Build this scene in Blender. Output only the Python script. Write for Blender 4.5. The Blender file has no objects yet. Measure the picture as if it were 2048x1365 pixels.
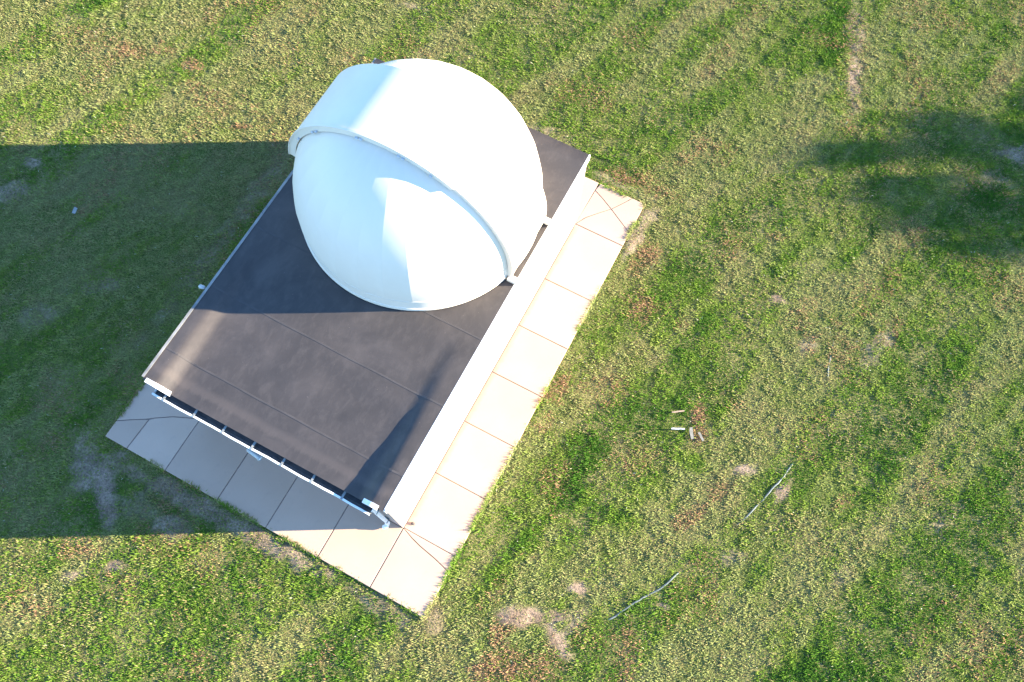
import bpy, bmesh, math, random
import numpy as np
from mathutils import Vector, Matrix, Euler

random.seed(7)
rng = np.random.default_rng(11)
scene = bpy.context.scene
COL = scene.collection

# ------------------------------------------------------------------ camera
cam_d = bpy.data.cameras.new('camera')
cam_d.sensor_width = 36.0
cam_d.lens = 1523.93 / 2048 * 36.0
cam_d.clip_start = 0.1
cam_d.clip_end = 3000
cam = bpy.data.objects.new('camera', cam_d)
cam.location = (2.4517, -0.6659, 15.394)
cam.rotation_euler = (0.35264, -0.01833, 0.48457)
COL.objects.link(cam)
scene.camera = cam
scene.render.resolution_x = 1024
scene.render.resolution_y = 682

# ------------------------------------------------------------------ light
SUN_AZ, SUN_EL = math.radians(29.4), math.radians(15.0)      # azimuth from +X towards +Y
sun_dir = Vector((math.cos(SUN_EL) * math.cos(SUN_AZ), math.cos(SUN_EL) * math.sin(SUN_AZ), math.sin(SUN_EL)))
world = bpy.data.worlds.new('World')
scene.world = world
world.use_nodes = True
wn = world.node_tree
sky = wn.nodes.new('ShaderNodeTexSky')
sky.sky_type = 'NISHITA'
sky.sun_disc = False
sky.sun_elevation = SUN_EL
sky.sun_rotation = math.pi / 2 - SUN_AZ
sky.altitude = 300
sky.air_density = 1.0
sky.dust_density = 0.0
sky.ozone_density = 4.5
bg = wn.nodes['Background']
bg.inputs['Strength'].default_value = 0.122
wn.links.new(sky.outputs[0], bg.inputs[0])
sun_l = bpy.data.lights.new('sun', 'SUN')
sun_l.energy = 5.0
sun_l.angle = math.radians(0.5)
sun_l.color = (1.0, 0.87, 0.66)
sun_o = bpy.data.objects.new('sun', sun_l)
sun_o.rotation_euler = (-sun_dir).to_track_quat('-Z', 'Y').to_euler()
sun_o.location = sun_dir * 60
COL.objects.link(sun_o)

scene.view_settings.view_transform = 'Standard'
scene.view_settings.look = 'None'
scene.view_settings.gamma = 1.0
scene.view_settings.exposure = 2.84

# ------------------------------------------------------------------ dimensions (metres)
L, W, H = 7.70, 4.822, 2.70         # wall along +Y, width along -X, parapet height above the apron
DC = Vector((-2.36, 5.30, 3.08))     # dome centre
DR = 2.27

# ------------------------------------------------------------------ material helpers
def new_mat(name):
    m = bpy.data.materials.new(name)
    m.use_nodes = True
    nt = m.node_tree
    return m, nt, nt.nodes['Principled BSDF']

def noise(nt, scale, detail=4.0, rough=0.55, coord='Object', dist=0.0, stretch=None):
    tc = nt.nodes.new('ShaderNodeTexCoord')
    n = nt.nodes.new('ShaderNodeTexNoise')
    n.inputs['Scale'].default_value = scale
    n.inputs['Detail'].default_value = detail
    n.inputs['Roughness'].default_value = rough
    n.inputs['Distortion'].default_value = dist
    src = tc.outputs[coord]
    if stretch:
        mp = nt.nodes.new('ShaderNodeMapping')
        mp.inputs['Scale'].default_value = stretch
        nt.links.new(src, mp.inputs[0]); src = mp.outputs[0]
    nt.links.new(src, n.inputs['Vector'])
    return n.outputs['Fac']

def ramp(nt, fac, stops):
    r = nt.nodes.new('ShaderNodeValToRGB')
    els = r.color_ramp.elements
    while len(els) < len(stops): els.new(0.5)
    for e, (p, c) in zip(els, stops):
        e.position = p; e.color = (*c, 1) if len(c) == 3 else c
    nt.links.new(fac, r.inputs[0])
    return r.outputs[0]

def mix(nt, a, b, fac, mode='MIX'):
    n = nt.nodes.new('ShaderNodeMix')
    n.data_type = 'RGBA'; n.blend_type = mode
    for s, v in ((n.inputs['A'], a), (n.inputs['B'], b)):
        v_ = v
        for cand in [i for i in n.inputs if i.type == 'RGBA' and i.name == s.name]: tgt = cand
        if isinstance(v_, tuple): tgt.default_value = (*v_, 1)
        else: nt.links.new(v_, tgt)
    f = [i for i in n.inputs if i.name == 'Factor' and i.type == 'VALUE'][0]
    if isinstance(fac, float): f.default_value = fac
    else: nt.links.new(fac, f)
    return [o for o in n.outputs if o.type == 'RGBA'][0]

def bump(nt, bsdf, h, strength, dist):
    b = nt.nodes.new('ShaderNodeBump')
    b.inputs['Strength'].default_value = strength
    b.inputs['Distance'].default_value = dist
    nt.links.new(h, b.inputs['Height'])
    nt.links.new(b.outputs[0], bsdf.inputs['Normal'])

def mottled(name, c0, c1, scale, rough=0.6, bump_s=0.0, bump_scale=60, metal=0.0, spec=0.4, stretch=None):
    m, nt, b = new_mat(name)
    f = noise(nt, scale, 5, 0.6, stretch=stretch)
    nt.links.new(ramp(nt, f, [(0.3, c0), (0.7, c1)]), b.inputs['Base Color'])
    b.inputs['Roughness'].default_value = rough
    b.inputs['Metallic'].default_value = metal
    b.inputs['Specular IOR Level'].default_value = spec
    if bump_s: bump(nt, b, noise(nt, bump_scale, 4), bump_s, 0.01)
    return m

M = {}
M['dome'] = mottled('dome_white_paint', (0.66, 0.575, 0.47), (0.71, 0.625, 0.515), 1.2, 0.45, spec=0.35)
M['wall'] = mottled('wall_pale_stucco', (0.30, 0.25, 0.225), (0.36, 0.305, 0.275), 2.5, 0.8, 0.25, 45)
M['trim'] = mottled('white_trim', (0.66, 0.65, 0.62), (0.80, 0.79, 0.76), 6, 0.5)
M['drip'] = mottled('weathered_metal_edge', (0.10, 0.10, 0.10), (0.26, 0.25, 0.23), 3, 0.55, spec=0.5)
M['bracket'] = mottled('galvanised_bracket', (0.13, 0.14, 0.135), (0.22, 0.23, 0.22), 9, 0.5)
M['gutter'] = mottled('shade_darkened_gutter', (0.06, 0.06, 0.06), (0.14, 0.14, 0.135), 7, 0.6)  # roof-edge shade inside the trough is put into the metal colour
M['dark'] = mottled('dark_trough', (0.03, 0.032, 0.035), (0.06, 0.06, 0.06), 8, 0.7)
M['rail'] = mottled('grey_clip', (0.42, 0.44, 0.48), (0.52, 0.54, 0.57), 8, 0.5)

# roofing membrane: black rubber with dust, stains and dried puddle marks
m, nt, b = new_mat('black_roof_membrane')
n1 = noise(nt, 0.9, 6, 0.62, dist=0.6)
n2 = noise(nt, 4.5, 7, 0.7, dist=0.3, stretch=(1.5, 0.75, 1))
n3 = noise(nt, 28, 4, 0.6)
base = ramp(nt, n1, [(0.30, (0.031, 0.0265, 0.025)), (0.50, (0.042, 0.0355, 0.033)), (0.70, (0.060, 0.050, 0.0455))])
c = mix(nt, base, (0.092, 0.077, 0.069), ramp(nt, n2, [(0.48, (0, 0, 0)), (0.80, (0.45, 0.45, 0.45))]))
geo = nt.nodes.new('ShaderNodeNewGeometry'); sxyz = nt.nodes.new('ShaderNodeSeparateXYZ')
nt.links.new(geo.outputs['Position'], sxyz.inputs[0])
wob = nt.nodes.new('ShaderNodeMath'); wob.operation = 'MULTIPLY_ADD'; wob.inputs[1].default_value = 0.22
nt.links.new(n2, wob.inputs[0]); nt.links.new(sxyz.outputs['Y'], wob.inputs[2])
silt = ramp(nt, wob.outputs[0], [(0.24, (0, 0, 0)), (0.31, (0.55, 0.55, 0.55)), (0.38, (0.5, 0.5, 0.5)), (0.46, (0, 0, 0))])
c = mix(nt, c, (0.074, 0.060, 0.053), silt)          # silt left along the gutter edge where water stands
c = mix(nt, c, (0.20, 0.17, 0.14), ramp(nt, n3, [(0.70, (0, 0, 0)), (0.78, (0.7, 0.7, 0.7))]))
nt.links.new(c, b.inputs['Base Color'])
b.inputs['Roughness'].default_value = 0.62
b.inputs['Specular IOR Level'].default_value = 0.4
bump(nt, b, n2, 0.12, 0.02)
M['membrane'] = m

# concrete
m, nt, b = new_mat('pale_concrete')
n1 = noise(nt, 0.8, 5, 0.6, 'Generated' if False else 'Object')
n2 = noise(nt, 6, 6, 0.7)
c = ramp(nt, n1, [(0.3, (0.425, 0.292, 0.212)), (0.7, (0.47, 0.328, 0.243))])
c = mix(nt, c, (0.33, 0.235, 0.185), ramp(nt, n2, [(0.54, (0, 0, 0)), (0.82, (0.5, 0.5, 0.5))]))
geo = nt.nodes.new('ShaderNodeNewGeometry'); sxyz = nt.nodes.new('ShaderNodeSeparateXYZ')
nt.links.new(geo.outputs['Position'], sxyz.inputs[0])
wob = nt.nodes.new('ShaderNodeMath'); wob.operation = 'MULTIPLY_ADD'; wob.inputs[1].default_value = 0.20
nt.links.new(n2, wob.inputs[0]); nt.links.new(sxyz.outputs['X'], wob.inputs[2])
splash = ramp(nt, wob.outputs[0], [(0.0, (0, 0, 0)), (0.03, (0.75, 0.75, 0.75)), (0.12, (0.6, 0.6, 0.6)), (0.24, (0, 0, 0))])
oi = nt.nodes.new('ShaderNodeObjectInfo')
c = mix(nt, c, ramp(nt, oi.outputs['Random'], [(0.0, (0.90, 0.89, 0.88)), (0.5, (0.98, 0.97, 0.96)), (1.0, (1.05, 1.05, 1.05))]), 1.0, 'MULTIPLY')   # each casting cured to its own tone
yd = nt.nodes.new('ShaderNodeMath'); yd.operation = 'MULTIPLY'; yd.inputs[1].default_value = 0.1
nt.links.new(sxyz.outputs['Y'], yd.inputs[0])
along = ramp(nt, yd.outputs[0], [(0.0, (0, 0, 0)), (0.01, (1, 1, 1)), (0.755, (1, 1, 1)), (0.77, (0, 0, 0))])
splash = mix(nt, splash, along, 1.0, 'MULTIPLY')
c = mix(nt, c, (0.22, 0.135, 0.105), splash)         # soil splash stain at the foot of the wall
nt.links.new(c, b.inputs['Base Color'])
b.inputs['Roughness'].default_value = 0.85
b.inputs['Specular IOR Level'].default_value = 0.2
bump(nt, b, noise(nt, 90, 3), 0.2, 0.004)
M['concrete'] = m

# soil and thatch: colour of each place stored on the mesh, grain from noise
m, nt, b = new_mat('soil_and_thatch')
a = nt.nodes.new('ShaderNodeAttribute'); a.attribute_name = 'soil'
g1 = noise(nt, 22, 6, 0.7)
c = mix(nt, a.outputs['Color'], ramp(nt, g1, [(0.30, (0.35, 0.36, 0.34)), (0.5, (0.9, 0.9, 0.9)), (0.72, (1.45, 1.42, 1.4))]), 1.0, 'MULTIPLY')
nt.links.new(c, b.inputs['Base Color'])
b.inputs['Roughness'].default_value = 0.95
b.inputs['Specular IOR Level'].default_value = 0.1
bump(nt, b, g1, 0.8, 0.05)
M['soil'] = m

# grass blades: colour of each blade stored on the mesh
m, nt, b = new_mat('grass_blades')
a = nt.nodes.new('ShaderNodeAttribute'); a.attribute_name = 'blade'
df = nt.nodes.new('ShaderNodeBsdfDiffuse'); tr = nt.nodes.new('ShaderNodeBsdfTranslucent')
nt.links.new(a.outputs['Color'], df.inputs[0]); nt.links.new(a.outputs['Color'], tr.inputs[0])
mx = nt.nodes.new('ShaderNodeMixShader'); mx.inputs[0].default_value = 0.30
nt.links.new(df.outputs[0], mx.inputs[1]); nt.links.new(tr.outputs[0], mx.inputs[2])
nt.links.new(mx.outputs[0], nt.nodes['Material Output'].inputs['Surface'])
M['grass'] = m

M['tape'] = mottled('seam_tape', (0.040, 0.035, 0.034), (0.060, 0.052, 0.049), 4, 0.7)
M['bark'] = mottled('bark', (0.06, 0.045, 0.035), (0.13, 0.10, 0.08), 9, 0.9, 0.6, 20)
M['leaf'] = mottled('tree_leaves', (0.035, 0.075, 0.02), (0.09, 0.14, 0.04), 3, 0.7)
M['wood'] = mottled('weathered_wood', (0.25, 0.18, 0.12), (0.38, 0.28, 0.19), 14, 0.85, stretch=(2, 14, 14))
M['greywood'] = mottled('grey_lath', (0.13, 0.125, 0.10), (0.22, 0.21, 0.18), 30, 0.85)
M['whitething'] = mottled('white_plastic', (0.36, 0.36, 0.35), (0.46, 0.46, 0.44), 5, 0.5)
M['scrap'] = mottled('dirty_paper', (0.16, 0.16, 0.15), (0.24, 0.24, 0.22), 9, 0.8)
M['hose'] = mottled('pale_grey_hose', (0.06, 0.08, 0.07), (0.14, 0.16, 0.155), 8, 0.6)
M['stone'] = mottled('dark_stone', (0.06, 0.05, 0.045), (0.12, 0.10, 0.09), 20, 0.9, 0.5, 50)
M['glass'] = mottled('lamp_glass', (0.45, 0.52, 0.56), (0.55, 0.6, 0.62), 4, 0.2)

# ------------------------------------------------------------------ object helpers
def link_mesh(name, me, mat, parent=None, loc=None):
    o = bpy.data.objects.new(name, me)
    if mat is not None and not me.materials: me.materials.append(mat)
    COL.objects.link(o)
    if parent is not None: o.parent = parent
    if loc is not None: o.location = loc
    return o

def from_bm(name, bm, mat, parent=None, smooth=False):
    bmesh.ops.recalc_face_normals(bm, faces=bm.faces)
    me = bpy.data.meshes.new(name)
    bm.to_mesh(me); bm.free()
    if smooth:
        for p in me.polygons: p.use_smooth = True
    return link_mesh(name, me, mat, parent)

def thing(name, label, cat, loc=(0, 0, 0), group=None):
    o = bpy.data.objects.new(name, None)
    o.location = loc
    o.empty_display_size = 0.3
    COL.objects.link(o)
    tag(o, label, cat, group)
    return o

def tag(o, label=None, cat=None, group=None, kind=None):
    if label: o['label'] = label
    if cat: o['category'] = cat
    if group: o['group'] = group
    if kind: o['kind'] = kind
    return o

def box(bm, x0, x1, y0, y1, z0, z1, bev=0.0):
    vs = [bm.verts.new((x, y, z)) for x in (x0, x1) for y in (y0, y1) for z in (z0, z1)]
    fs = [(0, 1, 3, 2), (4, 6, 7, 5), (0, 4, 5, 1), (2, 3, 7, 6), (0, 2, 6, 4), (1, 5, 7, 3)]
    faces = [bm.faces.new([vs[i] for i in f]) for f in fs]
    if bev:
        es = list({e for f in faces for e in f.edges})
        bmesh.ops.bevel(bm, geom=es, offset=bev, segments=2, profile=0.5, affect='EDGES')

def tube(bm, pts, radii, n=8, cap=True):
    rings = []
    pts = [Vector(p) for p in pts]
    if not isinstance(radii, (list, tuple)): radii = [radii] * len(pts)
    for i, p in enumerate(pts):
        d = (pts[min(i + 1, len(pts) - 1)] - pts[max(i - 1, 0)]).normalized()
        up = Vector((0, 0, 1)) if abs(d.z) < 0.9 else Vector((1, 0, 0))
        a = d.cross(up).normalized(); b_ = d.cross(a).normalized()
        rings.append([bm.verts.new(p + (a * math.cos(t) + b_ * math.sin(t)) * radii[i]) for t in [2 * math.pi * k / n for k in range(n)]])
    for r0, r1 in zip(rings, rings[1:]):
        for k in range(n):
            bm.faces.new((r0[k], r0[(k + 1) % n], r1[(k + 1) % n], r1[k]))
    if cap:
        bm.faces.new(rings[0]); bm.faces.new(rings[-1])

def prism(bm, poly, z0, z1, bev=0.0):
    top = [bm.verts.new((x, y, z1)) for x, y in poly]
    bot = [bm.verts.new((x, y, z0)) for x, y in poly]
    f = bm.faces.new(top); bm.faces.new(bot[::-1])
    n = len(poly)
    for i in range(n):
        bm.faces.new((top[i], bot[i], bot[(i + 1) % n], top[(i + 1) % n]))
    if bev:
        bmesh.ops.bevel(bm, geom=list(f.edges), offset=bev, segments=2, profile=0.5, affect='EDGES')

# ------------------------------------------------------------------ value noise for ground and grass
_LAT = rng.random((256, 256)).astype(np.float32)
def vnoise(x, y):
    xi = np.floor(x).astype(np.int64); yi = np.floor(y).astype(np.int64)
    fx = x - xi; fy = y - yi
    fx = fx * fx * (3 - 2 * fx); fy = fy * fy * (3 - 2 * fy)
    a = _LAT[xi & 255, yi & 255]; b_ = _LAT[(xi + 1) & 255, yi & 255]
    c_ = _LAT[xi & 255, (yi + 1) & 255]; d = _LAT[(xi + 1) & 255, (yi + 1) & 255]
    return (a * (1 - fx) + b_ * fx) * (1 - fy) + (c_ * (1 - fx) + d * fx) * fy
def fbm(x, y, s, o=4, off=0.0, g=0.5):
    t = 0; amp = 1; tot = 0
    for k in range(o):
        t = t + amp * vnoise(x * s * 2 ** k + off + 17.3 * k, y * s * 2 ** k + off * 1.7 + 5.1 * k)
        tot += amp; amp *= g
    return t / tot
def smooth(e0, e1, v):
    t = np.clip((v - e0) / (e1 - e0), 0, 1)
    return t * t * (3 - 2 * t)

AX0, AX1, AY0, AY1 = -6.30, 1.21, -1.27, 8.93        # apron outline

# bare earth patches: x, y, half-length along, half-width, angle (deg), strength
BARE = [
    (2.91, -0.34, 0.40, 0.20, 20, 1.0), (3.58, -0.42, 0.42, 0.17, -35, 1.0), (3.40, -0.10, 0.25, 0.14, 40, 0.8),
    (3.58, 0.63, 0.20, 0.12, 25, 1.0), (3.80, 0.02, 0.40, 0.14, 70, 0.6), (5.09, 1.06, 0.12, 0.08, 10, 0.8),
    (-5.55, -2.22, 0.55, 0.22, -50, 1.0), (-6.30, -1.95, 0.55, 0.28, -60, 0.75), (-5.9, -1.60, 0.40, 0.16, 30, 0.6),
    (-4.07, -2.13, 0.40, 0.22, 10, 0.7), (-4.9, -2.1, 0.5, 0.3, 0, 0.45),
    (-11.83, 2.28, 0.55, 0.26, 60, 0.6), (-11.91, 3.16, 0.22, 0.13, 20, 0.7), (-12.6, 1.7, 0.5, 0.3, 30, 0.6),
    (-8.6, 1.3, 0.5, 0.18, 40, 0.35), (-9.3, 0.2, 0.5, 0.2, 30, 0.4),
    (5.57, 4.27, 0.20, 0.10, 40, 0.8), (6.44, 4.27, 0.30, 0.15, 80, 0.8), (8.65, 14.5, 0.55, 0.28, 20, 0.75), (8.2, 13.5, 0.4, 0.2, 40, 0.35),
    (4.38, 14.60, 0.7, 0.20, 108, 0.8), (3.92, 16.0, 1.5, 0.22, 108, 0.55),
    (1.38, 8.00, 0.75, 0.15, 88, 0.7), (1.45, 8.75, 0.35, 0.20, 60, 0.6), (0.3, 9.15, 1.2, 0.14, 0, 0.4), (-1.64, 9.55, 0.8, 0.25, 5, 0.45),
    (7.11, 8.05, 0.65, 0.20, 75, 0.5), (4.85, 8.18, 0.25, 0.12, 20, 0.8), (5.81, 7.49, 0.4, 0.2, 70, 0.5),
    (-5.14, -3.71, 0.3, 0.15, 40, 0.7), (-4.58, -3.2, 0.16, 0.12, 20, 0.9), (-6.55, 11.41, 0.3, 0.12, 20, 0.6),
    (1.4, -1.2, 0.3, 0.2, 0, 0.6), (0.3, -1.45, 1.0, 0.15, 0, 0.5), (-3.0, -1.5, 2.6, 0.20, 2, 0.75), (6.0, 2.6, 0.3, 0.15, 50, 0.5),
    (9.5, 5.2, 0.5, 0.15, 60, 0.4), (8.0, 3.2, 0.4, 0.15, 60, 0.4), (-6.9, 4.0, 0.22, 3.0, 0, 0.4),
]
# dead brown grass: same fields
DEAD = [
    (-10.26, 7.25, 0.28, 0.17, 20, 1.0), (-8.24, 6.26, 0.22, 0.10, 30, 0.9), (-11.94, 6.86, 0.35, 0.20, 10, 0.7), (-11.2, 7.3, 0.4, 0.25, 40, 0.5),
    (4.29, 4.82, 0.30, 0.20, 110, 1.0), (4.45, 4.62, 0.25, 0.15, 100, 0.9), (1.46, 4.01, 0.45, 0.20, 80, 1.0), (1.5, 3.3, 0.3, 0.16, 80, 0.6),
    (2.86, -1.31, 0.5, 0.3, 40, 0.9), (2.60, -0.85, 0.35, 0.2, 80, 0.8), (5.0, 3.0, 0.45, 0.16, 60, 0.8), (5.3, 3.6, 0.3, 0.14, 60, 0.6),
    (4.9, 0.0, 0.5, 0.2, 110, 0.7), (3.6, -1.0, 0.4, 0.2, 60, 0.5), (5.81, 7.49, 0.35, 0.18, 80, 0.6), (2.29, 6.54, 0.4, 0.2, 60, 0.5),
    (-5.4, -3.3, 0.4, 0.25, 30, 0.6), (-7.2, -1.9, 0.3, 0.2, 30, 0.5), (7.3, 8.6, 0.4, 0.2, 80, 0.5), (1.7, 7.7, 0.5, 0.3, 80, 0.8),
    (0.6, 9.4, 1.0, 0.3, 10, 0.6), (4.15, 15.3, 2.0, 0.3, 108, 0.35), (7.6, 4.6, 0.3, 0.15, 50, 0.5), (4.2, 9.6, 0.3, 0.15, 30, 0.5),
]
# lush, longer green clumps
LUSH = [
    (2.6, 3.1, 0.55, 0.30, 70, 0.8), (2.75, 2.2, 0.4, 0.3, 40, 0.8), (3.4, 7.3, 0.7, 0.25, 100, 0.8), (3.7, 2.2, 0.35, 0.22, 30, 0.7),
    (4.75, 5.0, 0.5, 0.15, 90, 0.8), (4.6, 3.9, 0.3, 0.18, 0, 0.8), (2.2, 0.4, 0.8, 0.3, 70, 0.6), (3.7, 15.6, 2.0, 0.35, 108, 0.9),
    (8.3, 13.0, 0.5, 0.35, 20, 0.9), (8.9, 15.0, 0.6, 0.3, 20, 0.9), (3.0, 6.2, 0.5, 0.3, 90, 0.6), (9.0, 9.0, 1.2, 0.5, 60, 0.5), (11.0, 4.0, 1.2, 0.6, 60, 0.6),
    (-12.5, 7.9, 1.0, 0.5, 30, 0.5), (8.3, 1.2, 1.3, 0.6, 40, 0.6),
]
def patch(x, y, lst, jag=0.85):
    out = np.zeros_like(x)
    wob = (fbm(x, y, 3.6, 5, 40.0, 0.65) - 0.5) * 2.4 * jag
    for (px, py, a, b_, ang, s) in lst:
        near = (np.abs(x - px) < 2.2 * max(a, b_)) & (np.abs(y - py) < 2.2 * max(a, b_))
        if not near.any(): continue
        t = math.radians(ang)
        dx = x[near] - px; dy = y[near] - py
        u = (dx * math.cos(t) + dy * math.sin(t)) / a; v = (-dx * math.sin(t) + dy * math.cos(t)) / b_
        r = np.sqrt(u * u + v * v) + wob[near]
        out[near] = np.maximum(out[near], s * (1 - smooth(0.55, 1.35, r)))
    return out

GZ = -0.085
def ground_z(x, y):
    z = GZ + (fbm(x, y, 0.5, 3, 3.0) - 0.5) * 0.05 + (fbm(x, y, 3.0, 3, 9.0) - 0.5) * 0.03
    bp = patch(x, y, BARE)
    z = z + bp * (fbm(x, y, 5.0, 3, 21.0) - 0.30) * 0.09
    inside = smooth(0.0, 0.25, np.minimum(np.minimum(x - AX0, AX1 - x), np.minimum(y - AY0, AY1 - y)) + 0.02)
    gap = np.maximum(np.maximum(AX0 - x, x - AX1), np.maximum(AY0 - y, y - AY1))
    z = z + 0.04 * (1 - smooth(0.0, 0.5, np.abs(gap)))
    return z * (1 - inside) + (-0.12) * inside

# ------------------------------------------------------------------ ground: one sheet to the horizon
def axis_lines(a, b_, step, far):
    mid = np.arange(a, b_ + 1e-6, step)
    k = np.geomspace(step * 2, far, 26)
    return np.concatenate([a - k[::-1], mid, b_ + k])
gx = axis_lines(-18, 15, 0.09, 900); gy = axis_lines(-10, 22, 0.09, 900)
XX, YY = np.meshgrid(gx, gy, indexing='ij')
xf, yf = XX.ravel(), YY.ravel()
zf = ground_z(xf, yf)
nx, ny = len(gx), len(gy)
idx = np.arange(nx * ny).reshape(nx, ny)
quads = np.stack([idx[:-1, :-1], idx[1:, :-1], idx[1:, 1:], idx[:-1, 1:]], -1).reshape(-1, 4)

def np_mesh(name, co, quads):
    me = bpy.data.meshes.new(name)
    me.vertices.add(len(co)); me.vertices.foreach_set('co', co.astype(np.float32).ravel())
    me.loops.add(quads.size); me.loops.foreach_set('vertex_index', quads.astype(np.int32).ravel())
    me.polygons.add(len(quads))
    me.polygons.foreach_set('loop_start', np.arange(0, quads.size, 4, dtype=np.int32))
    me.update(calc_edges=True)
    return me
def set_color(me, name, col):
    at = me.color_attributes.new(name, 'FLOAT_COLOR', 'POINT')
    rgba = np.ones((len(col), 4), np.float32); rgba[:, :3] = col
    at.data.foreach_set('color', rgba.ravel())

def lerp(a, b_, t): return a + (b_ - a) * t[:, None]
bp = patch(xf, yf, BARE)
thatch = lerp(np.array([0.098, 0.122, 0.028]), np.array([0.175, 0.160, 0.062]), smooth(0.35, 0.65, fbm(xf, yf, 1.3, 4, 60.0)))
soilc = lerp(np.array([0.18, 0.128, 0.088]), np.array([0.28, 0.205, 0.150]), smooth(0.3, 0.7, fbm(xf, yf, 4.0, 4, 80.0)))
gcol = thatch + (soilc - thatch) * np.clip(bp * 1.2, 0, 1)[:, None]
far = smooth(3.0, 10.0, np.maximum(np.maximum(-18 - xf, xf - 15), np.maximum(-10 - yf, yf - 22)) + 5)
gcol = gcol + (np.array([0.085, 0.105, 0.035]) - gcol) * far[:, None]
me = np_mesh('ground', np.stack([xf, yf, zf], -1), quads)
me.polygons.foreach_set('use_smooth', np.ones(len(me.polygons), bool))
set_color(me, 'soil', gcol)
tag(link_mesh('ground', me, M['soil']), kind='structure')

# ------------------------------------------------------------------ concrete apron: every cast panel on its own
apron = bpy.data.objects.new('concrete_apron', None)
COL.objects.link(apron); apron['kind'] = 'structure'
G = 0.010                                             # half joint
def panel(poly, name='concrete_panel', tilt=0.0, label=None):
    cx = sum(p[0] for p in poly) / len(poly); cy = sum(p[1] for p in poly) / len(poly)
    # shrink towards the inside by the joint width
    n = len(poly); sh = []
    area = sum(poly[i][0] * poly[(i + 1) % n][1] - poly[(i + 1) % n][0] * poly[i][1] for i in range(n))
    if area < 0: poly = poly[::-1]
    for i in range(n):
        p0, p1, p2 = Vector(poly[i - 1]), Vector(poly[i]), Vector(poly[(i + 1) % n])
        d1 = (p1 - p0).normalized(); d2 = (p2 - p1).normalized()
        n1 = Vector((-d1.y, d1.x)); n2 = Vector((-d2.y, d2.x))
        bis = (n1 + n2)
        bis = bis / max(0.4, (1 + n1.dot(n2)))
        q = p1 + bis * G
        sh.append((q.x - cx, q.y - cy))
    bm = bmesh.new()
    prism(bm, sh, -0.14, 0.0, 0.007)
    o = from_bm(name, bm, M['concrete'], apron)
    o.location = (cx, cy, random.uniform(-0.004, 0.0))
    o.rotation_euler = (random.uniform(-1, 1) * 0.0015, random.uniform(-1, 1) * 0.0015, 0)
    return o
M['joint'] = mottled('dirty_joint', (0.16, 0.115, 0.09), (0.26, 0.19, 0.15), 5, 0.95)
for x0, x1, y0, y1 in ((0.01, AX1 - .02, AY0 + .02, AY1 - .12), (AX0 + .02, 0.009, AY0 + .02, -0.03), (AX0 + .02, -W - .01, -0.029, AY1 - .02), (-W - .009, 0.009, L + .01, AY1 - .02)):
    bm = bmesh.new(); box(bm, x0, x1, y0, y1, -0.13, -0.012); from_bm('joint_bed', bm, M['joint'], apron)
# strip along the sunlit wall
yj = [0.0, 1.24, 2.45, 3.665, 4.875, 6.13, 7.69]
for a_, b_ in zip(yj, yj[1:]): panel([(0.0, a_), (AX1, a_), (AX1, b_), (0.0, b_)])
# strip in front of the gutter wall
xj = [0.0, -1.19, -2.39, -3.54, -4.80]
for a_, b_ in zip(xj, xj[1:]): panel([(a_, AY0), (a_, 0.0), (b_, 0.0), (b_, AY0)])
# cracked corner panels below the left end of the gutter
crack = [(-4.80, -0.06), (-5.06, -0.17), (-5.33, -0.29), (-5.63, -0.48), (-5.80, -0.60), (-5.99, -0.71), (-6.30, -0.90)]
panel([(AX0, 0.18), (-4.80, 0.18)] + crack)
panel([(-5.75, AY0), (-5.72, -0.56), (-5.63, -0.48), (-5.33, -0.29), (-5.06, -0.17), (-4.80, -0.06), (-4.80, AY0)])
panel([(AX0, AY0), (AX0, -0.90), (-5.99, -0.71), (-5.80, -0.60), (-5.72, -0.56), (-5.75, AY0)])
# broken corner by the downspout
diag = [(0.0, -0.0), (0.25, -0.09), (0.47, -0.15), (0.84, -0.22), (1.21, -0.32)]
panel([(AX1, 0.0), (0.0, 0.0)] + diag[1:])
panel([(0.0, AY0), (0.0, 0.0)] + diag[1:] + [(AX1, AY0)])
# far corner, cut by two joints and a crack, its outer tip rounded off
panel([(0.0, 7.69), (AX1, 7.69), (1.21, 8.05), (1.05, 8.15), (0.56, 8.43), (0.34, 8.18), (0.14, 7.95)])
panel([(0.0, 7.69), (0.14, 7.95), (0.34, 8.18), (0.56, 8.43), (0.25, 8.60), (0.02, 8.70)])
panel([(0.02, 8.70), (0.25, 8.60), (0.56, 8.43), (0.72, 8.66), (0.88, AY1), (0.06, AY1)])
panel([(0.56, 8.43), (1.05, 8.15), (1.21, 8.05), (AX1, 8.80), (1.18, 8.88), (1.12, AY1), (0.88, AY1), (0.72, 8.66)])
# the sides behind the building
xs = [0.02, -1.2, -2.4, -3.6, -4.8]
for a_, b_ in zip(xs, xs[1:]): panel([(a_, L), (a_, AY1), (b_, AY1), (b_, L)])
ys = [0.18, 1.4, 2.6, 3.8, 5.0, 6.2, 7.65, AY1]
for a_, b_ in zip(ys, ys[1:]): panel([(AX0, a_), (AX0, b_), (-4.80, b_), (-4.80, a_)])

# ------------------------------------------------------------------ observatory building
bld = thing('observatory_building', 'flat-roofed pale building with black membrane roof carrying the white dome', 'building', (0, 0, 0))
WT = 0.2
def wall(x0, x1, y0, y1, top=H - 0.14):
    bm = bmesh.new(); box(bm, x0, x1, y0, y1, -0.16, top)
    return from_bm('wall', bm, M['wall'], bld)
wall(-0.15, 0, 0, L, H - 0.03); wall(-W, -W + 0.15, 0, L, H - 0.03)
wall(-W + .151, -.151, 0, WT, H - 0.36); wall(-W + .151, -.151, L - WT, L)
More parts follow.
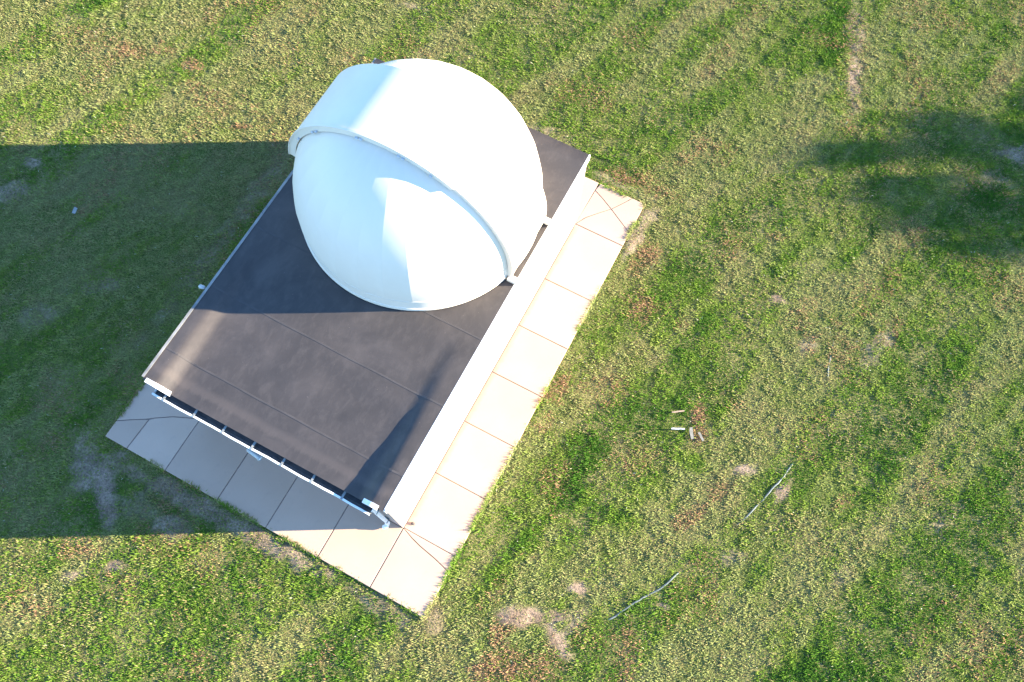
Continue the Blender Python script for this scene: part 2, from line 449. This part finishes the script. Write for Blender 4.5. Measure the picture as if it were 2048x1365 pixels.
# fascia boards round the roof
def fascia(x0, x1, y0, y1, z0, z1, name='fascia', mat='trim'):
    bm = bmesh.new(); box(bm, x0, x1, y0, y1, z0, z1, 0.004)
    return from_bm(name, bm, M[mat], bld)
fascia(0.002, 0.030, -0.005, L + 0.03, H - 0.17, H + 0.006)
fascia(-W - 0.030, -W - 0.002, -0.005, L + 0.03, H - 0.17, H - 0.012)
fascia(-W + 0.001, -0.001, L + 0.002, L + 0.028, H - 0.17, H - 0.012)
fascia(-W + 0.001, -0.001, -0.026, -0.002, H - 0.42, H - 0.175)

CREST, CANT, DROP, SL = 0.21, 0.34, 0.165, 3.25
def roof_z(x, y):
    d = DROP * max(0.0, 1 - y / SL)
    e = min(-x, x + W)                     # distance from the nearer side edge
    t = min(1.0, max(0.0, (e - CREST) / CANT))
    t = t * t * (3 - 2 * t)
    lip = 0.035 * max(0.0, 1 - (L - y) / 0.12) if y > L - 0.12 else 0.0
    wrinkle = 0.002 * math.sin(3.1 * x + 2.3 * y) + 0.0015 * math.sin(9.0 * y + 1.3 * x) * (1 if e > 0.1 else 0)
    return H - d * t + lip * (1 if e >= 0 else 0) + wrinkle
xs = [-W - 0.0] + [-W + 0.05, -W + 0.12, -W + CREST] + [-W + CREST + CANT * k / 6 for k in range(1, 7)]
n_in = 14
xs += [-W + CREST + CANT + (W - 2 * (CREST + CANT)) * k / n_in for k in range(1, n_in)]
xs += [-CREST - CANT + CANT * k / 6 for k in range(0, 7)] + [-0.12, -0.05, 0.0]
def sheet(y0, y1, lift):
    bm = bmesh.new()
    nyy = max(3, int((y1 - y0) / 0.12))
    ysl = [y0 + (y1 - y0) * k / nyy for k in range(nyy + 1)]
    rows = [[bm.verts.new((x, y, roof_z(x, y) + lift)) for x in xs] for y in ysl]
    for r0, r1 in zip(rows, rows[1:]):
        for k in range(len(xs) - 1): bm.faces.new((r0[k], r0[k + 1], r1[k + 1], r1[k]))
    # turned-down rim
    rim = rows[0] + [r[-1] for r in rows[1:]] + rows[-1][-2::-1] + [r[0] for r in rows[-2:0:-1]]
    top_ = rim; rim = [bm.verts.new(v.co) for v in top_]
    low = [bm.verts.new((v.co.x, v.co.y, v.co.z - 0.02)) for v in rim]
    for i in range(len(rim)): bm.faces.new((rim[i], rim[(i + 1) % len(rim)], low[(i + 1) % len(rim)], low[i]))
    return from_bm('roof_membrane_sheet', bm, M['membrane'], bld, smooth=False)
sheet(-0.050, 0.66, 0.0); sheet(0.60, 2.02, 0.0025); sheet(1.96, 3.40, 0.005); sheet(3.34, 5.2, 0.0075); sheet(5.14, L, 0.010)
for o in bld.children:
    if o.name.startswith('roof_membrane'):
        for p in o.data.polygons: p.use_smooth = abs(p.normal.z) > 0.5
for yt, lf in ((0.600, 0.0025), (1.960, 0.005), (3.340, 0.0075), (5.140, 0.010)):
    bm = bmesh.new()
    rws = [[bm.verts.new((x, yt + dy + 0.004 * math.sin(5 * x + yt), roof_z(x, yt + dy) + lf + dz)) for x in xs] for dy, dz in ((-0.018, -0.002), (-0.016, 0.0012), (0.016, 0.0014), (0.018, -0.002))]
    for r0, r1 in zip(rws, rws[1:]):
        for k in range(len(xs) - 1): bm.faces.new((r0[k], r0[k + 1], r1[k + 1], r1[k]))
    from_bm('seam_tape', bm, M['tape'], bld)
bm = bmesh.new(); box(bm, -W + 0.152, -0.152, 0.01, L - 0.21, H - 0.34, H - DROP - 0.03)
from_bm('roof_deck', bm, M['dark'], bld)

# metal drip edge in lengths along the shaded side, short caps over the parapet ends
yy = -0.02
k = 0
while yy < L:
    ln = min(1.22, L + 0.02 - yy)
    bm = bmesh.new()
    box(bm, -W - 0.045, -W + 0.004, yy + 0.003, yy + ln - 0.003, H + 0.006 + 0.002 * (k % 2), H + 0.012 + 0.002 * (k % 2))
    box(bm, -W - 0.045, -W - 0.040, yy + 0.003, yy + ln - 0.003, H - 0.06, H + 0.005)
    from_bm('drip_edge', bm, M['drip'], bld)
    yy += ln; k += 1
for x0, x1 in ((-W + 0.06, -W + 0.50), (-0.40, -0.10)):
    bm = bmesh.new(); n = 8; rows = []
    for k in range(n + 1):
        x = x0 + (x1 - x0) * k / n; z = roof_z(x, 0.0) + 0.012
        rows.append([bm.verts.new(v) for v in ((x, -0.080, z - 0.05), (x, -0.080, z), (x, 0.000, z + 0.006), (x, 0.000, z - 0.02))])
    for r0, r1 in zip(rows, rows[1:]):
        for k in range(4): bm.faces.new((r0[k], r0[(k + 1) % 4], r1[(k + 1) % 4], r1[k]))
    bm.faces.new(rows[0]); bm.faces.new(rows[-1])
    from_bm('parapet_end_cap', bm, M['trim'], bld)

# gutter: open trough with a rolled front lip, straps and downspout
GX0, GX1 = -4.64, -0.21
bm = bmesh.new()
prof = [(-0.030, 2.500), (-0.034, 2.400), (-0.140, 2.395), (-0.165, 2.440), (-0.168, 2.4815), (-0.175, 2.4815), (-0.172, 2.440), (-0.147, 2.383), (-0.0275, 2.383), (-0.0275, 2.500)]
ra = [bm.verts.new((GX0, y, z)) for y, z in prof]; rb = [bm.verts.new((GX1, y, z)) for y, z in prof]
for i in range(len(prof)):
    j = (i + 1) % len(prof)
    bm.faces.new((ra[i], ra[j], rb[j], rb[i]))
gut = from_bm('gutter', bm, M['gutter'], bld)
bm = bmesh.new(); n = 24; rows = []
for k in range(n + 1):
    x = GX0 + (GX1 - GX0) * k / n; w_ = 0.004 * math.sin(x * 5.0) + 0.002 * math.sin(x * 13)
    rows.append([bm.verts.new((x, y + w_, z)) for y, z in ((-0.162, 2.482), (-0.162, 2.488), (-0.196, 2.488), (-0.198, 2.440), (-0.192, 2.440), (-0.190, 2.482))])
for r0, r1 in zip(rows, rows[1:]):
    for k in range(6): bm.faces.new((r0[k], r0[(k + 1) % 6], r1[(k + 1) % 6], r1[k]))
bm.faces.new(rows[0]); bm.faces.new(rows[-1])
from_bm('gutter_lip', bm, M['trim'], gut)
for x0 in (GX0, GX1 - 0.006):
    bm = bmesh.new(); prism(bm, [(0, 0), (0.006, 0), (0.006, 0.11), (0, 0.11)], 2.386, 2.468)
    for v in bm.verts: v.co.x += x0; v.co.y -= 0.136
    from_bm('gutter_end', bm, M['trim'], gut)
bm = bmesh.new(); box(bm, GX0 + .02, GX1 - .02, -0.114, -0.036, 2.3995, 2.408)
from_bm('gutter_shade_strip', bm, M['dark'], gut)  # dark strip added to stand in for shade on the trough floor
for x0 in (-4.40, -3.77, -3.165, -2.565, -1.96, -1.36, -0.76):
    bm = bmesh.new()
    box(bm, x0 - 0.020, x0 + 0.020, -0.192, -0.031, 2.489, 2.493)
    box(bm, x0 - 0.020, x0 + 0.020, -0.031, -0.027, 2.44, 2.520)
    from_bm('gutter_strap', bm, M['bracket'], gut)
ds = None
bm = bmesh.new()
path = [(-0.25, -0.085, 2.385), (-0.25, -0.085, 2.28), (-0.27, -0.07, 2.15), (-0.27, -0.07, 0.32), (-0.275, -0.10, 0.20)]
def square_tube(bm, path, a, b_):
    rings = []
    for p in path: rings.append([bm.verts.new((p[0] + sx * a, p[1] + sy * b_, p[2])) for sx, sy in ((-1, -1), (1, -1), (1, 1), (-1, 1))])
    for r0, r1 in zip(rings, rings[1:]):
        for k in range(4): bm.faces.new((r0[k], r0[(k + 1) % 4], r1[(k + 1) % 4], r1[k]))
    bm.faces.new(rings[0]); bm.faces.new(rings[-1])
square_tube(bm, path, 0.042, 0.032)
bmesh.ops.bevel(bm, geom=[e for e in bm.edges], offset=0.006, segments=1, affect='EDGES')
ds = from_bm('downspout', bm, M['trim'], bld)
bm = bmesh.new()
tube(bm, [(-0.275, -0.10, 0.21), (-0.285, -0.13, 0.13), (-0.33, -0.165, 0.06)], [0.045, 0.046, 0.05], 8)
from_bm('elbow', bm, M['trim'], ds)
for z in (0.6, 1.9):
    bm = bmesh.new(); box(bm, -0.325, -0.215, -0.106, -0.001, z, z + 0.03); from_bm('pipe_clip', bm, M['bracket'], ds)

# ------------------------------------------------------------------ dome
dome = thing('observatory_dome', 'white rounded observatory dome with closed shutter on the black roof', 'dome', (DC.x, DC.y, H))
ZC = DC.z - H                                    # local height of the sphere centre
NG = 30
def gore_mesh():
    bm = bmesh.new()
    na, nb = 6, 26
    half = math.pi / NG
    rows = []
    for j in range(nb):
        th = math.radians(-1.0 + 90.4 * j / (nb - 1))
        row = []
        for i in range(na + 1):
            a = -half + 2 * half * i / na
            flat = math.cos(half) / math.cos(a)           # straight chord across the panel
            r = DR * (0.45 + 0.55 * flat) * 1.002
            row.append(bm.verts.new((r * math.cos(th) * math.cos(a), r * math.cos(th) * math.sin(a), ZC + DR * math.sin(th))))
        rows.append(row)
    for r0, r1 in zip(rows, rows[1:]):
        for i in range(na): bm.faces.new((r0[i], r0[i + 1], r1[i + 1], r1[i]))
    # inner lips along the two seams
    for col, s in ((0, 1), (na, -1)):
        low = [bm.verts.new((r[col].co.x * 0.985, r[col].co.y * 0.985, ZC + (r[col].co.z - ZC) * 0.985)) for r in rows]
        for (r0, r1), (l0, l1) in zip(zip(rows, rows[1:]), zip(low, low[1:])):
            bm.faces.new((r0[col], r1[col], l1, l0))
    bmesh.ops.recalc_face_normals(bm, faces=bm.faces)
    me = bpy.data.meshes.new('gore_panel'); bm.to_mesh(me); bm.free()
    for p in me.polygons: p.use_smooth = True
    me.set_sharp_from_angle(angle=math.radians(40))
    me.materials.append(M['dome'])
    return me
gm = gore_mesh()
for k in range(NG):
    o = link_mesh('gore_panel', gm, None, dome)
    o.rotation_euler = (0, 0, 2 * math.pi * (k + 0.25) / NG)
def lathe(prof, n=120):
    bm = bmesh.new(); rings = []
    for r, z in prof: rings.append([bm.verts.new((r * math.cos(2 * math.pi * k / n), r * math.sin(2 * math.pi * k / n), z)) for k in range(n)])
    for r0, r1 in zip(rings, rings[1:]):
        for k in range(n): bm.faces.new((r0[k], r0[(k + 1) % n], r1[(k + 1) % n], r1[k]))
    return bm
o = from_bm('base_ring', lathe([(DR - 0.02, ZC + 0.0), (DR + 0.006, ZC - 0.0), (DR + 0.008, 0.10), (DR + 0.022, 0.095), (DR + 0.024, 0.025), (DR - 0.03, 0.025)]), M['dome'], dome, True)
o.data.set_sharp_from_angle(angle=math.radians(30))
from_bm('rubber_seal', lathe([(DR - 0.01, 0.03), (DR - 0.01, -0.01), (DR + 0.03, 0.024)]), M['dark'], dome, True)

def arc_band(th0, th1, r_in, r_out, y0, y1, n=60):
    """curved slab, rectangular in section, running over the dome about its Y axis"""
    bm = bmesh.new(); rings = []
    for k in range(n + 1):
        t = math.radians(th0 + (th1 - th0) * k / n)
        c_, s_ = math.cos(t), math.sin(t)
        rings.append([bm.verts.new((r * c_, y, ZC + r * s_)) for r, y in ((r_in, y0), (r_out, y0), (r_out, y1), (r_in, y1))])
    for r0, r1 in zip(rings, rings[1:]):
        for k in range(4): bm.faces.new((r0[k], r0[(k + 1) % 4], r1[(k + 1) % 4], r1[k]))
    bm.faces.new(rings[0]); bm.faces.new(rings[-1])
    return bm
def band(name, *a, parent=None, mat='dome', **k):
    o = from_bm(name, arc_band(*a, **k), M[mat], parent or dome, True)
    o.data.set_sharp_from_angle(angle=math.radians(35))
    return o
YA, YB = -0.70, 0.70
up = band('upper_shutter', 58, 169, DR + 0.022, DR + 0.045, YA, YB)
band('side_flange', 58, 169, DR - 0.085, DR + 0.021, YA + 0.004, YA + 0.035, parent=up)
band('side_flange', 58, 169, DR - 0.085, DR + 0.021, YB - 0.035, YB - 0.004, parent=up)
band('edge_bead', 58, 169, DR + 0.046, DR + 0.060, YA - 0.012, YA + 0.03, parent=up)
lowd = band('lower_shutter', -8, 61, DR - 0.004, DR + 0.018, YA + 0.03, YB - 0.03)
band('side_flange', -8, 61, DR - 0.085, DR - 0.005, YA + 0.034, YA + 0.06, parent=lowd)
band('side_flange', -8, 61, DR - 0.085, DR - 0.005, YB - 0.06, YB - 0.034, parent=lowd)
for t in (147, 131, 128, 103, 101, 83, 81, 68):
    bm = arc_band(t - 0.7, t + 0.7, DR - 0.075, DR - 0.045, YA - 0.03, YA + 0.002, n=2)
    from_bm('roller_clip', bm, M['rail'], up)
for s in (-1, 1):
    bm = bmesh.new(); box(bm, DR - 0.06, DR + 0.15, s * 0.685 - 0.06, s * 0.685 + 0.06, 0.022, 0.11, 0.015)
    from_bm('track_foot', bm, M['dome'], dome)

# ------------------------------------------------------------------ two lamps fixed to the walls
lamp = thing('wall_lamp', 'small white wall lamp mounted just below the gutter', 'lamp', (-2.68, 0, 2.0))
bm = bmesh.new(); box(bm, -0.06, 0.06, -0.03, -0.002, -0.06, 0.06, 0.006); from_bm('back_plate', bm, M['whitething'], lamp)
bm = bmesh.new(); tube(bm, [(0, -0.03, 0), (0.0, -0.13, 0.03), (0.02, -0.19, 0.02)], 0.018, 8); from_bm('arm', bm, M['whitething'], lamp)
bm = bmesh.new(); tube(bm, [(-0.12, -0.20, 0.02), (-0.10, -0.20, 0.02), (0.12, -0.22, 0.01), (0.17, -0.225, 0.005)], [0.02, 0.045, 0.05, 0.065], 12); from_bm('lamp_head', bm, M['whitething'], lamp, True)
bm = bmesh.new(); tube(bm, [(0.168, -0.225, 0.005), (0.185, -0.226, 0.003)], [0.055, 0.045], 12); from_bm('lens', bm, M['glass'], lamp, True)
lamp2 = thing('eave_lamp', 'tiny white lamp jutting from the metal roof edge on the shaded side', 'lamp', (-W - 0.045, 1.87, 2.60))
bm = bmesh.new(); box(bm, -0.03, 0.012, -0.035, 0.035, -0.06, 0.06, 0.005); from_bm('back_plate', bm, M['whitething'], lamp2)
bm = bmesh.new(); tube(bm, [(-0.03, 0, 0.0), (-0.06, 0, 0.03)], 0.014, 8); from_bm('arm', bm, M['bracket'], lamp2)
bm = bmesh.new(); tube(bm, [(-0.05, 0.0, 0.05), (-0.08, 0.0, 0.05), (-0.15, -0.01, 0.035), (-0.17, -0.01, 0.03)], [0.02, 0.036, 0.042, 0.03], 12); from_bm('lamp_head', bm, M['whitething'], lamp2, True)

# ------------------------------------------------------------------ litter in the grass
def gz(x, y): return float(ground_z(np.array([x], float), np.array([y], float))[0])
def stick(name, p0, p1, w, h, mat, label, cat, lift=0.05):
    a = Vector((*p0, gz(*p0) + lift)); b_ = Vector((*p1, gz(*p1) + lift))
    d = (b_ - a); ln = d.length
    bm = bmesh.new()
    n = 6; rings = []
    for k in range(n + 1):
        t = k / n
        off = random.uniform(-1, 1) * w * 0.12; ww = w * random.uniform(0.85, 1.05) * (0.75 if k in (0, n) else 1)
        rings.append([bm.verts.new((ln * (t - .5), off + sy * ww / 2, sz * h / 2)) for sy, sz in ((-1, -1), (1, -1), (1, 1), (-1, 1))])
    for r0, r1 in zip(rings, rings[1:]):
        for k in range(4): bm.faces.new((r0[k], r0[(k + 1) % 4], r1[(k + 1) % 4], r1[k]))
    bm.faces.new(rings[0]); bm.faces.new(rings[-1])
    o = from_bm(name, bm, M[mat])
    o.location = (a + b_) / 2
    o.rotation_euler = (0, -math.asin(d.z / ln), math.atan2(d.y, d.x))
    return tag(o, label, cat)
stick('white_stake', (3.88, 4.33), (4.13, 4.46), 0.035, 0.03, 'whitething', 'short white plastic stake lying in the grass beside the grey laths', 'stake', 0.065)
stick('wooden_stick', (3.75, 4.66), (3.97, 4.81), 0.03, 0.025, 'wood', 'thin brown wooden stick lying in the grass near the white stake', 'stick', 0.06)
stick('grey_lath', (4.23, 4.55), (4.36, 4.34), 0.075, 0.02, 'greywood', 'wider pale grey ridged lath lying next to the dead brown grass', 'lath', 0.06)
stick('grey_lath', (4.42, 4.54), (4.57, 4.41), 0.05, 0.02, 'greywood', 'narrow darker grey lath lying over the dead brown grass', 'lath', 0.055)
pts_h = [(6.17, 8.0, -0.03), (6.31, 7.45, 0.004), (6.43, 6.93, -0.01), (6.55, 6.0, -0.05), (6.45, 4.95, -0.04), (6.36, 4.70, 0.022), (6.21, 4.24, 0.026), (6.15, 3.88, 0.008), (5.97, 3.51, 0.018), (5.84, 3.2, 0.0), (5.70, 2.85, -0.04), (5.30, 1.98, -0.04), (5.16, 1.72, 0.016), (4.92, 1.30, 0.012), (4.65, 0.85, 0.020), (4.33, 0.39, 0.012), (4.27, 0.31, -0.02)]
fine = []
for (a_, b_) in zip(pts_h, pts_h[1:]):
    n = max(2, int(math.hypot(b_[0] - a_[0], b_[1] - a_[1]) / 0.09))
    for k in range(n):
        t = k / n
        fine.append([a_[i_] + (b_[i_] - a_[i_]) * t for i_ in range(3)])
for k, p in enumerate(fine):
    p[0] += 0.025 * math.sin(k * 0.55) + random.uniform(-.006, .006); p[2] += 0.012 * math.sin(k * 0.83) + random.uniform(-.008, .008)
bm = bmesh.new()
tube(bm, [(x, y, gz(x, y) + l_ - 0.006) for x, y, l_ in fine], 0.018, 8)
tag(from_bm('garden_hose', bm, M['hose'], smooth=True), 'pale grey hose half buried in the grass, its middle overgrown', 'hose')
bm = bmesh.new(); prism(bm, [(-0.05, -0.07), (0.04, -0.08), (0.055, 0.06), (-0.035, 0.085)], -0.002, 0.002)
o = from_bm('paper_scrap', bm, M['scrap']); o.location = (-10.17, 2.59, gz(-10.17, 2.59) + 0.075); o.rotation_euler = (0.12, -0.1, 0.3)
tag(o, 'small white paper scrap lying on the shaded grass', 'paper')
bm = bmesh.new(); bmesh.ops.create_icosphere(bm, subdivisions=2, radius=0.035)
for v in bm.verts: v.co = Vector((v.co.x * 1.3, v.co.y * 0.9, v.co.z * 0.5)) * random.uniform(0.85, 1.1)
o = from_bm('stone', bm, M['stone'], smooth=True); o.location = (0.13, 0.16, 0.014)
tag(o, 'small dark stone on the pale concrete by the wall corner', 'stone')

# ------------------------------------------------------------------ grass: too many blades to count
def in_frame(x, y, margin):
    P = np.stack([x, y, np.full_like(x, GZ)], -1) - np.array(cam.location)
    R = np.array(cam.rotation_euler.to_matrix())
    q = P @ R
    u = q[:, 0] / -q[:, 2] * 1523.93; v = q[:, 1] / -q[:, 2] * 1523.93
    return (np.abs(u) < 1024 + margin) & (np.abs(v) < 682 + margin)
def scatter(n, x0, x1, y0, y1): return rng.uniform(x0, x1, n), rng.uniform(y0, y1, n)
NB = 4300                                       # blades per square metre
AREA = (-19.5, 15.5, -9.5, 23.0)
n_try = int(NB * (AREA[1] - AREA[0]) * (AREA[3] - AREA[2]))
px, py = scatter(n_try, *AREA)
inn = in_frame(px, py, 110)
ring = in_frame(px, py, 480)
keep = inn | (ring & (rng.random(n_try) < 0.22))
edge_wob = (fbm(px, py, 4.0, 2, 90.0) - 0.5) * 0.08
keep &= ~((px > AX0 - 0.015 + edge_wob) & (px < AX1 + 0.015 + edge_wob) & (py > AY0 - 0.015) & (py < AY1 + 0.02 + edge_wob))
px, py = px[keep], py[keep]
outer = ~in_frame(px, py, 110)
fr = []
for (x0, y0, x1, y1, nrm, cnt) in ((AX1, AY0, AX1, AY1, 0.0, 9000), (AX0, AY0, AX1, AY0, -math.pi / 2, 4500), (AX0, AY0, AX0, 0.3, math.pi, 900), (0.0, AY1, AX1, AY1, math.pi / 2, 1200)):
    t = rng.random(cnt); off = rng.uniform(0.0, 0.05, cnt)
    fr.append(np.stack([x0 + (x1 - x0) * t + math.cos(nrm) * off, y0 + (y1 - y0) * t + math.sin(nrm) * off], -1))
fr = np.concatenate(fr)
fr = fr[rng.random(len(fr)) < smooth(0.38, 0.62, fbm(fr[:, 0], fr[:, 1], 2.2, 3, 410.0))]
NF = len(fr)
px = np.concatenate([px, fr[:, 0]]); py = np.concatenate([py, fr[:, 1]]); outer = np.concatenate([outer, np.zeros(NF, bool)])
fringe = np.zeros(len(px), bool); fringe[-NF:] = True
# clumps: attract blades to tussock centres
bare = patch(px, py, BARE); dead = patch(px, py, DEAD); lush = patch(px, py, LUSH)
clump = fbm(px, py, 6.5, 3, 150.0, 0.6)
row = fbm(px * 0.96 - py * 0.28, px * 0.04 + py * 0.14, 1.5, 4, 200.0, 0.6)       # mowing rows run along the long wall
big = fbm(px, py, 0.33, 3, 260.0)
dens = 0.55 + 0.9 * (clump - 0.35) + 0.25 * lush
dens *= 1 - 0.86 * np.clip(bare * 1.1, 0, 1)
k2 = (rng.random(len(px)) < np.clip(dens, 0.02, 1)) | fringe; fringe = fringe[k2]
px, py, bare, dead, lush, clump, row, big, outer = [v[k2] for v in (px, py, bare, dead, lush, clump, row, big, outer)]
N = len(px)
pz = ground_z(px, py)
ln = (0.042 + 0.050 * smooth(0.35, 0.72, clump) + 0.025 * lush) * rng.uniform(0.6, 1.25, N) * (1 - 0.35 * bare)
ln[outer] *= 1.5
wd = rng.uniform(0.009, 0.017, N); wd[outer] *= 1.9
az = rng.uniform(0, 2 * np.pi, N)
bias = rng.random(N) < 0.62                      # many blades laid along the view's sideways axis to imitate motion blur
az[bias] = math.radians(28) + np.pi * (rng.random(bias.sum()) < 0.5) + rng.normal(0, 0.28, bias.sum())
tilt = np.radians(np.clip(rng.normal(63, 13, N), 18, 86))
ln[fringe] = rng.uniform(0.06, 0.14, fringe.sum())
toward = np.where(px > AX1 - 0.01, np.pi, np.where(py < AY0 + 0.01, np.pi / 2, np.where(px < AX0 + 0.01, 0.0, -np.pi / 2)))
az[fringe] = toward[fringe] + rng.normal(0, 0.8, fringe.sum())
dx, dy = np.cos(az), np.sin(az)
hx, hy = -dy, dx
roll = rng.normal(0, 0.32, N)
def P(t, s, droop):
    r = ln * t * np.sin(tilt) * droop[0]; z = ln * t * np.cos(tilt) * droop[1]
    return np.stack([px + dx * r + hx * s * np.cos(roll), py + dy * r + hy * s * np.cos(roll), pz - 0.004 + z + s * np.sin(roll)], -1)
z0 = np.zeros(N)
base = P(0.0, z0, (1, 1)); left = P(0.5, wd * 0.5, (0.92, 1.25)); right = P(0.5, -wd * 0.5, (0.92, 1.25)); tip = P(1.0, z0, (1.05, 0.92))
co = np.stack([base, right, tip, left], 1).reshape(-1, 3)
qd = np.arange(4 * N).reshape(-1, 4)
# colours
cG = np.array([[0.050, 0.118, 0.016], [0.104, 0.184, 0.024], [0.162, 0.224, 0.038], [0.226, 0.250, 0.086]])
cS = np.array([0.270, 0.240, 0.105]); cB = np.array([0.235, 0.138, 0.078]); cP = np.array([0.40, 0.40, 0.30])
west = smooth(2.0, -6.0, px - 0.3 * py)                                   # yellower turf towards the shaded side
g = np.clip(0.10 + 0.95 * smooth(0.30, 0.68, row) + 0.5 * (big - 0.5) + 0.18 * west + 0.75 * (fbm(px, py, 2.3, 3, 470.0) - 0.5) + 0.55 * (clump - 0.5) + rng.normal(0, 0.11, N) - 0.45 * lush, 0, 0.999) * 3
gi = g.astype(int); gf = (g - gi)[:, None]
colr = cG[gi] * (1 - gf) + cG[np.minimum(gi + 1, 3)] * gf
sp = np.clip(0.05 + 0.34 * smooth(0.50, 0.75, row) + 0.35 * smooth(0.5, 0.7, fbm(px, py, 1.1, 4, 310.0)) + 0.10 * west - 0.45 * lush + 0.3 * bare, 0.02, 0.8)
u = rng.random(N)
is_s = u < sp
colr[is_s] = cS * rng.uniform(0.7, 1.1, (is_s.sum(), 1))
db = np.clip(dead * 0.85 + 0.28 * smooth(0.60, 0.74, fbm(px, py, 0.9, 4, 360.0)), 0, 0.9)
is_b = rng.random(N) < db
colr[is_b] = cB * rng.uniform(0.7, 1.5, (is_b.sum(), 1)) + np.array([0.03, 0.02, 0.01])
is_p = rng.random(N) < 0.003
colr[is_p] = cP
colr *= rng.uniform(0.85, 1.15, (N, 1))
me = np_mesh('grass', co, qd)
set_color(me, 'blade', np.repeat(colr, 4, 0))
tag(link_mesh('grass', me, M['grass']), 'patchy mown lawn of green and straw-coloured grass blades', 'grass', kind='stuff')
print('blades', N)

# ------------------------------------------------------------------ the tree whose crown shades the lawn
TX, TY = 23.15, 21.95
tree = thing('tree', 'small leafy broad-crowned tree standing on the lawn', 'tree', (TX, TY, GZ - 0.05))
bm = bmesh.new()
tube(bm, [(0, 0, 0), (0.03, 0.02, 0.8), (-0.02, 0.04, 1.7), (0.05, 0.0, 2.8), (0.0, 0.05, 4.2)], [0.17, 0.13, 0.11, 0.08, 0.03], 10)
limbs = []
for k in range(11):
    a = k * 2.4 + random.uniform(-.3, .3); z0_ = random.uniform(1.4, 3.0); r = random.uniform(1.2, 2.0); zz = random.uniform(0.6, 1.7)
    e = (math.cos(a) * r, math.sin(a) * r, z0_ + zz)
    limbs.append(e)
    tube(bm, [(0, 0, z0_), (math.cos(a) * r * .5, math.sin(a) * r * .5, z0_ + zz * .6), e], [0.06, 0.04, 0.012], 6)
from_bm('trunk', bm, M['bark'], tree, True)
NL = 24000
cl = []; cr = []
for k in range(80):
    while True:
        v = np.array([random.uniform(-1, 1) for _ in range(3)])
        if 0.2 < np.linalg.norm(v) < 1: break
    cl.append(v * np.array([2.5, 2.5, 2.0]) + np.array([0, 0, 3.75]))
    cr.append(0.34 - 0.19 * np.linalg.norm(v))                      # twiggy sprays towards the outside
cl = np.array(cl); cr = np.array(cr)
wts = cr ** 2; pick = rng.choice(len(cl), NL, p=wts / wts.sum())
cen = cl[pick] + rng.normal(0, 1, (NL, 3)) * cr[pick][:, None]
d1 = rng.normal(0, 1, (NL, 3)); d1 /= np.linalg.norm(d1, axis=1)[:, None]
d2 = np.cross(d1, rng.normal(0, 1, (NL, 3))); d2 /= np.linalg.norm(d2, axis=1)[:, None]
sz = rng.uniform(0.045, 0.08, (NL, 1))
co = np.stack([cen - d1 * sz, cen - d2 * sz * .5, cen + d1 * sz, cen + d2 * sz * .5], 1).reshape(-1, 3)
me = np_mesh('crown', co, np.arange(4 * NL).reshape(-1, 4))
link_mesh('crown', me, M['leaf'], tree)
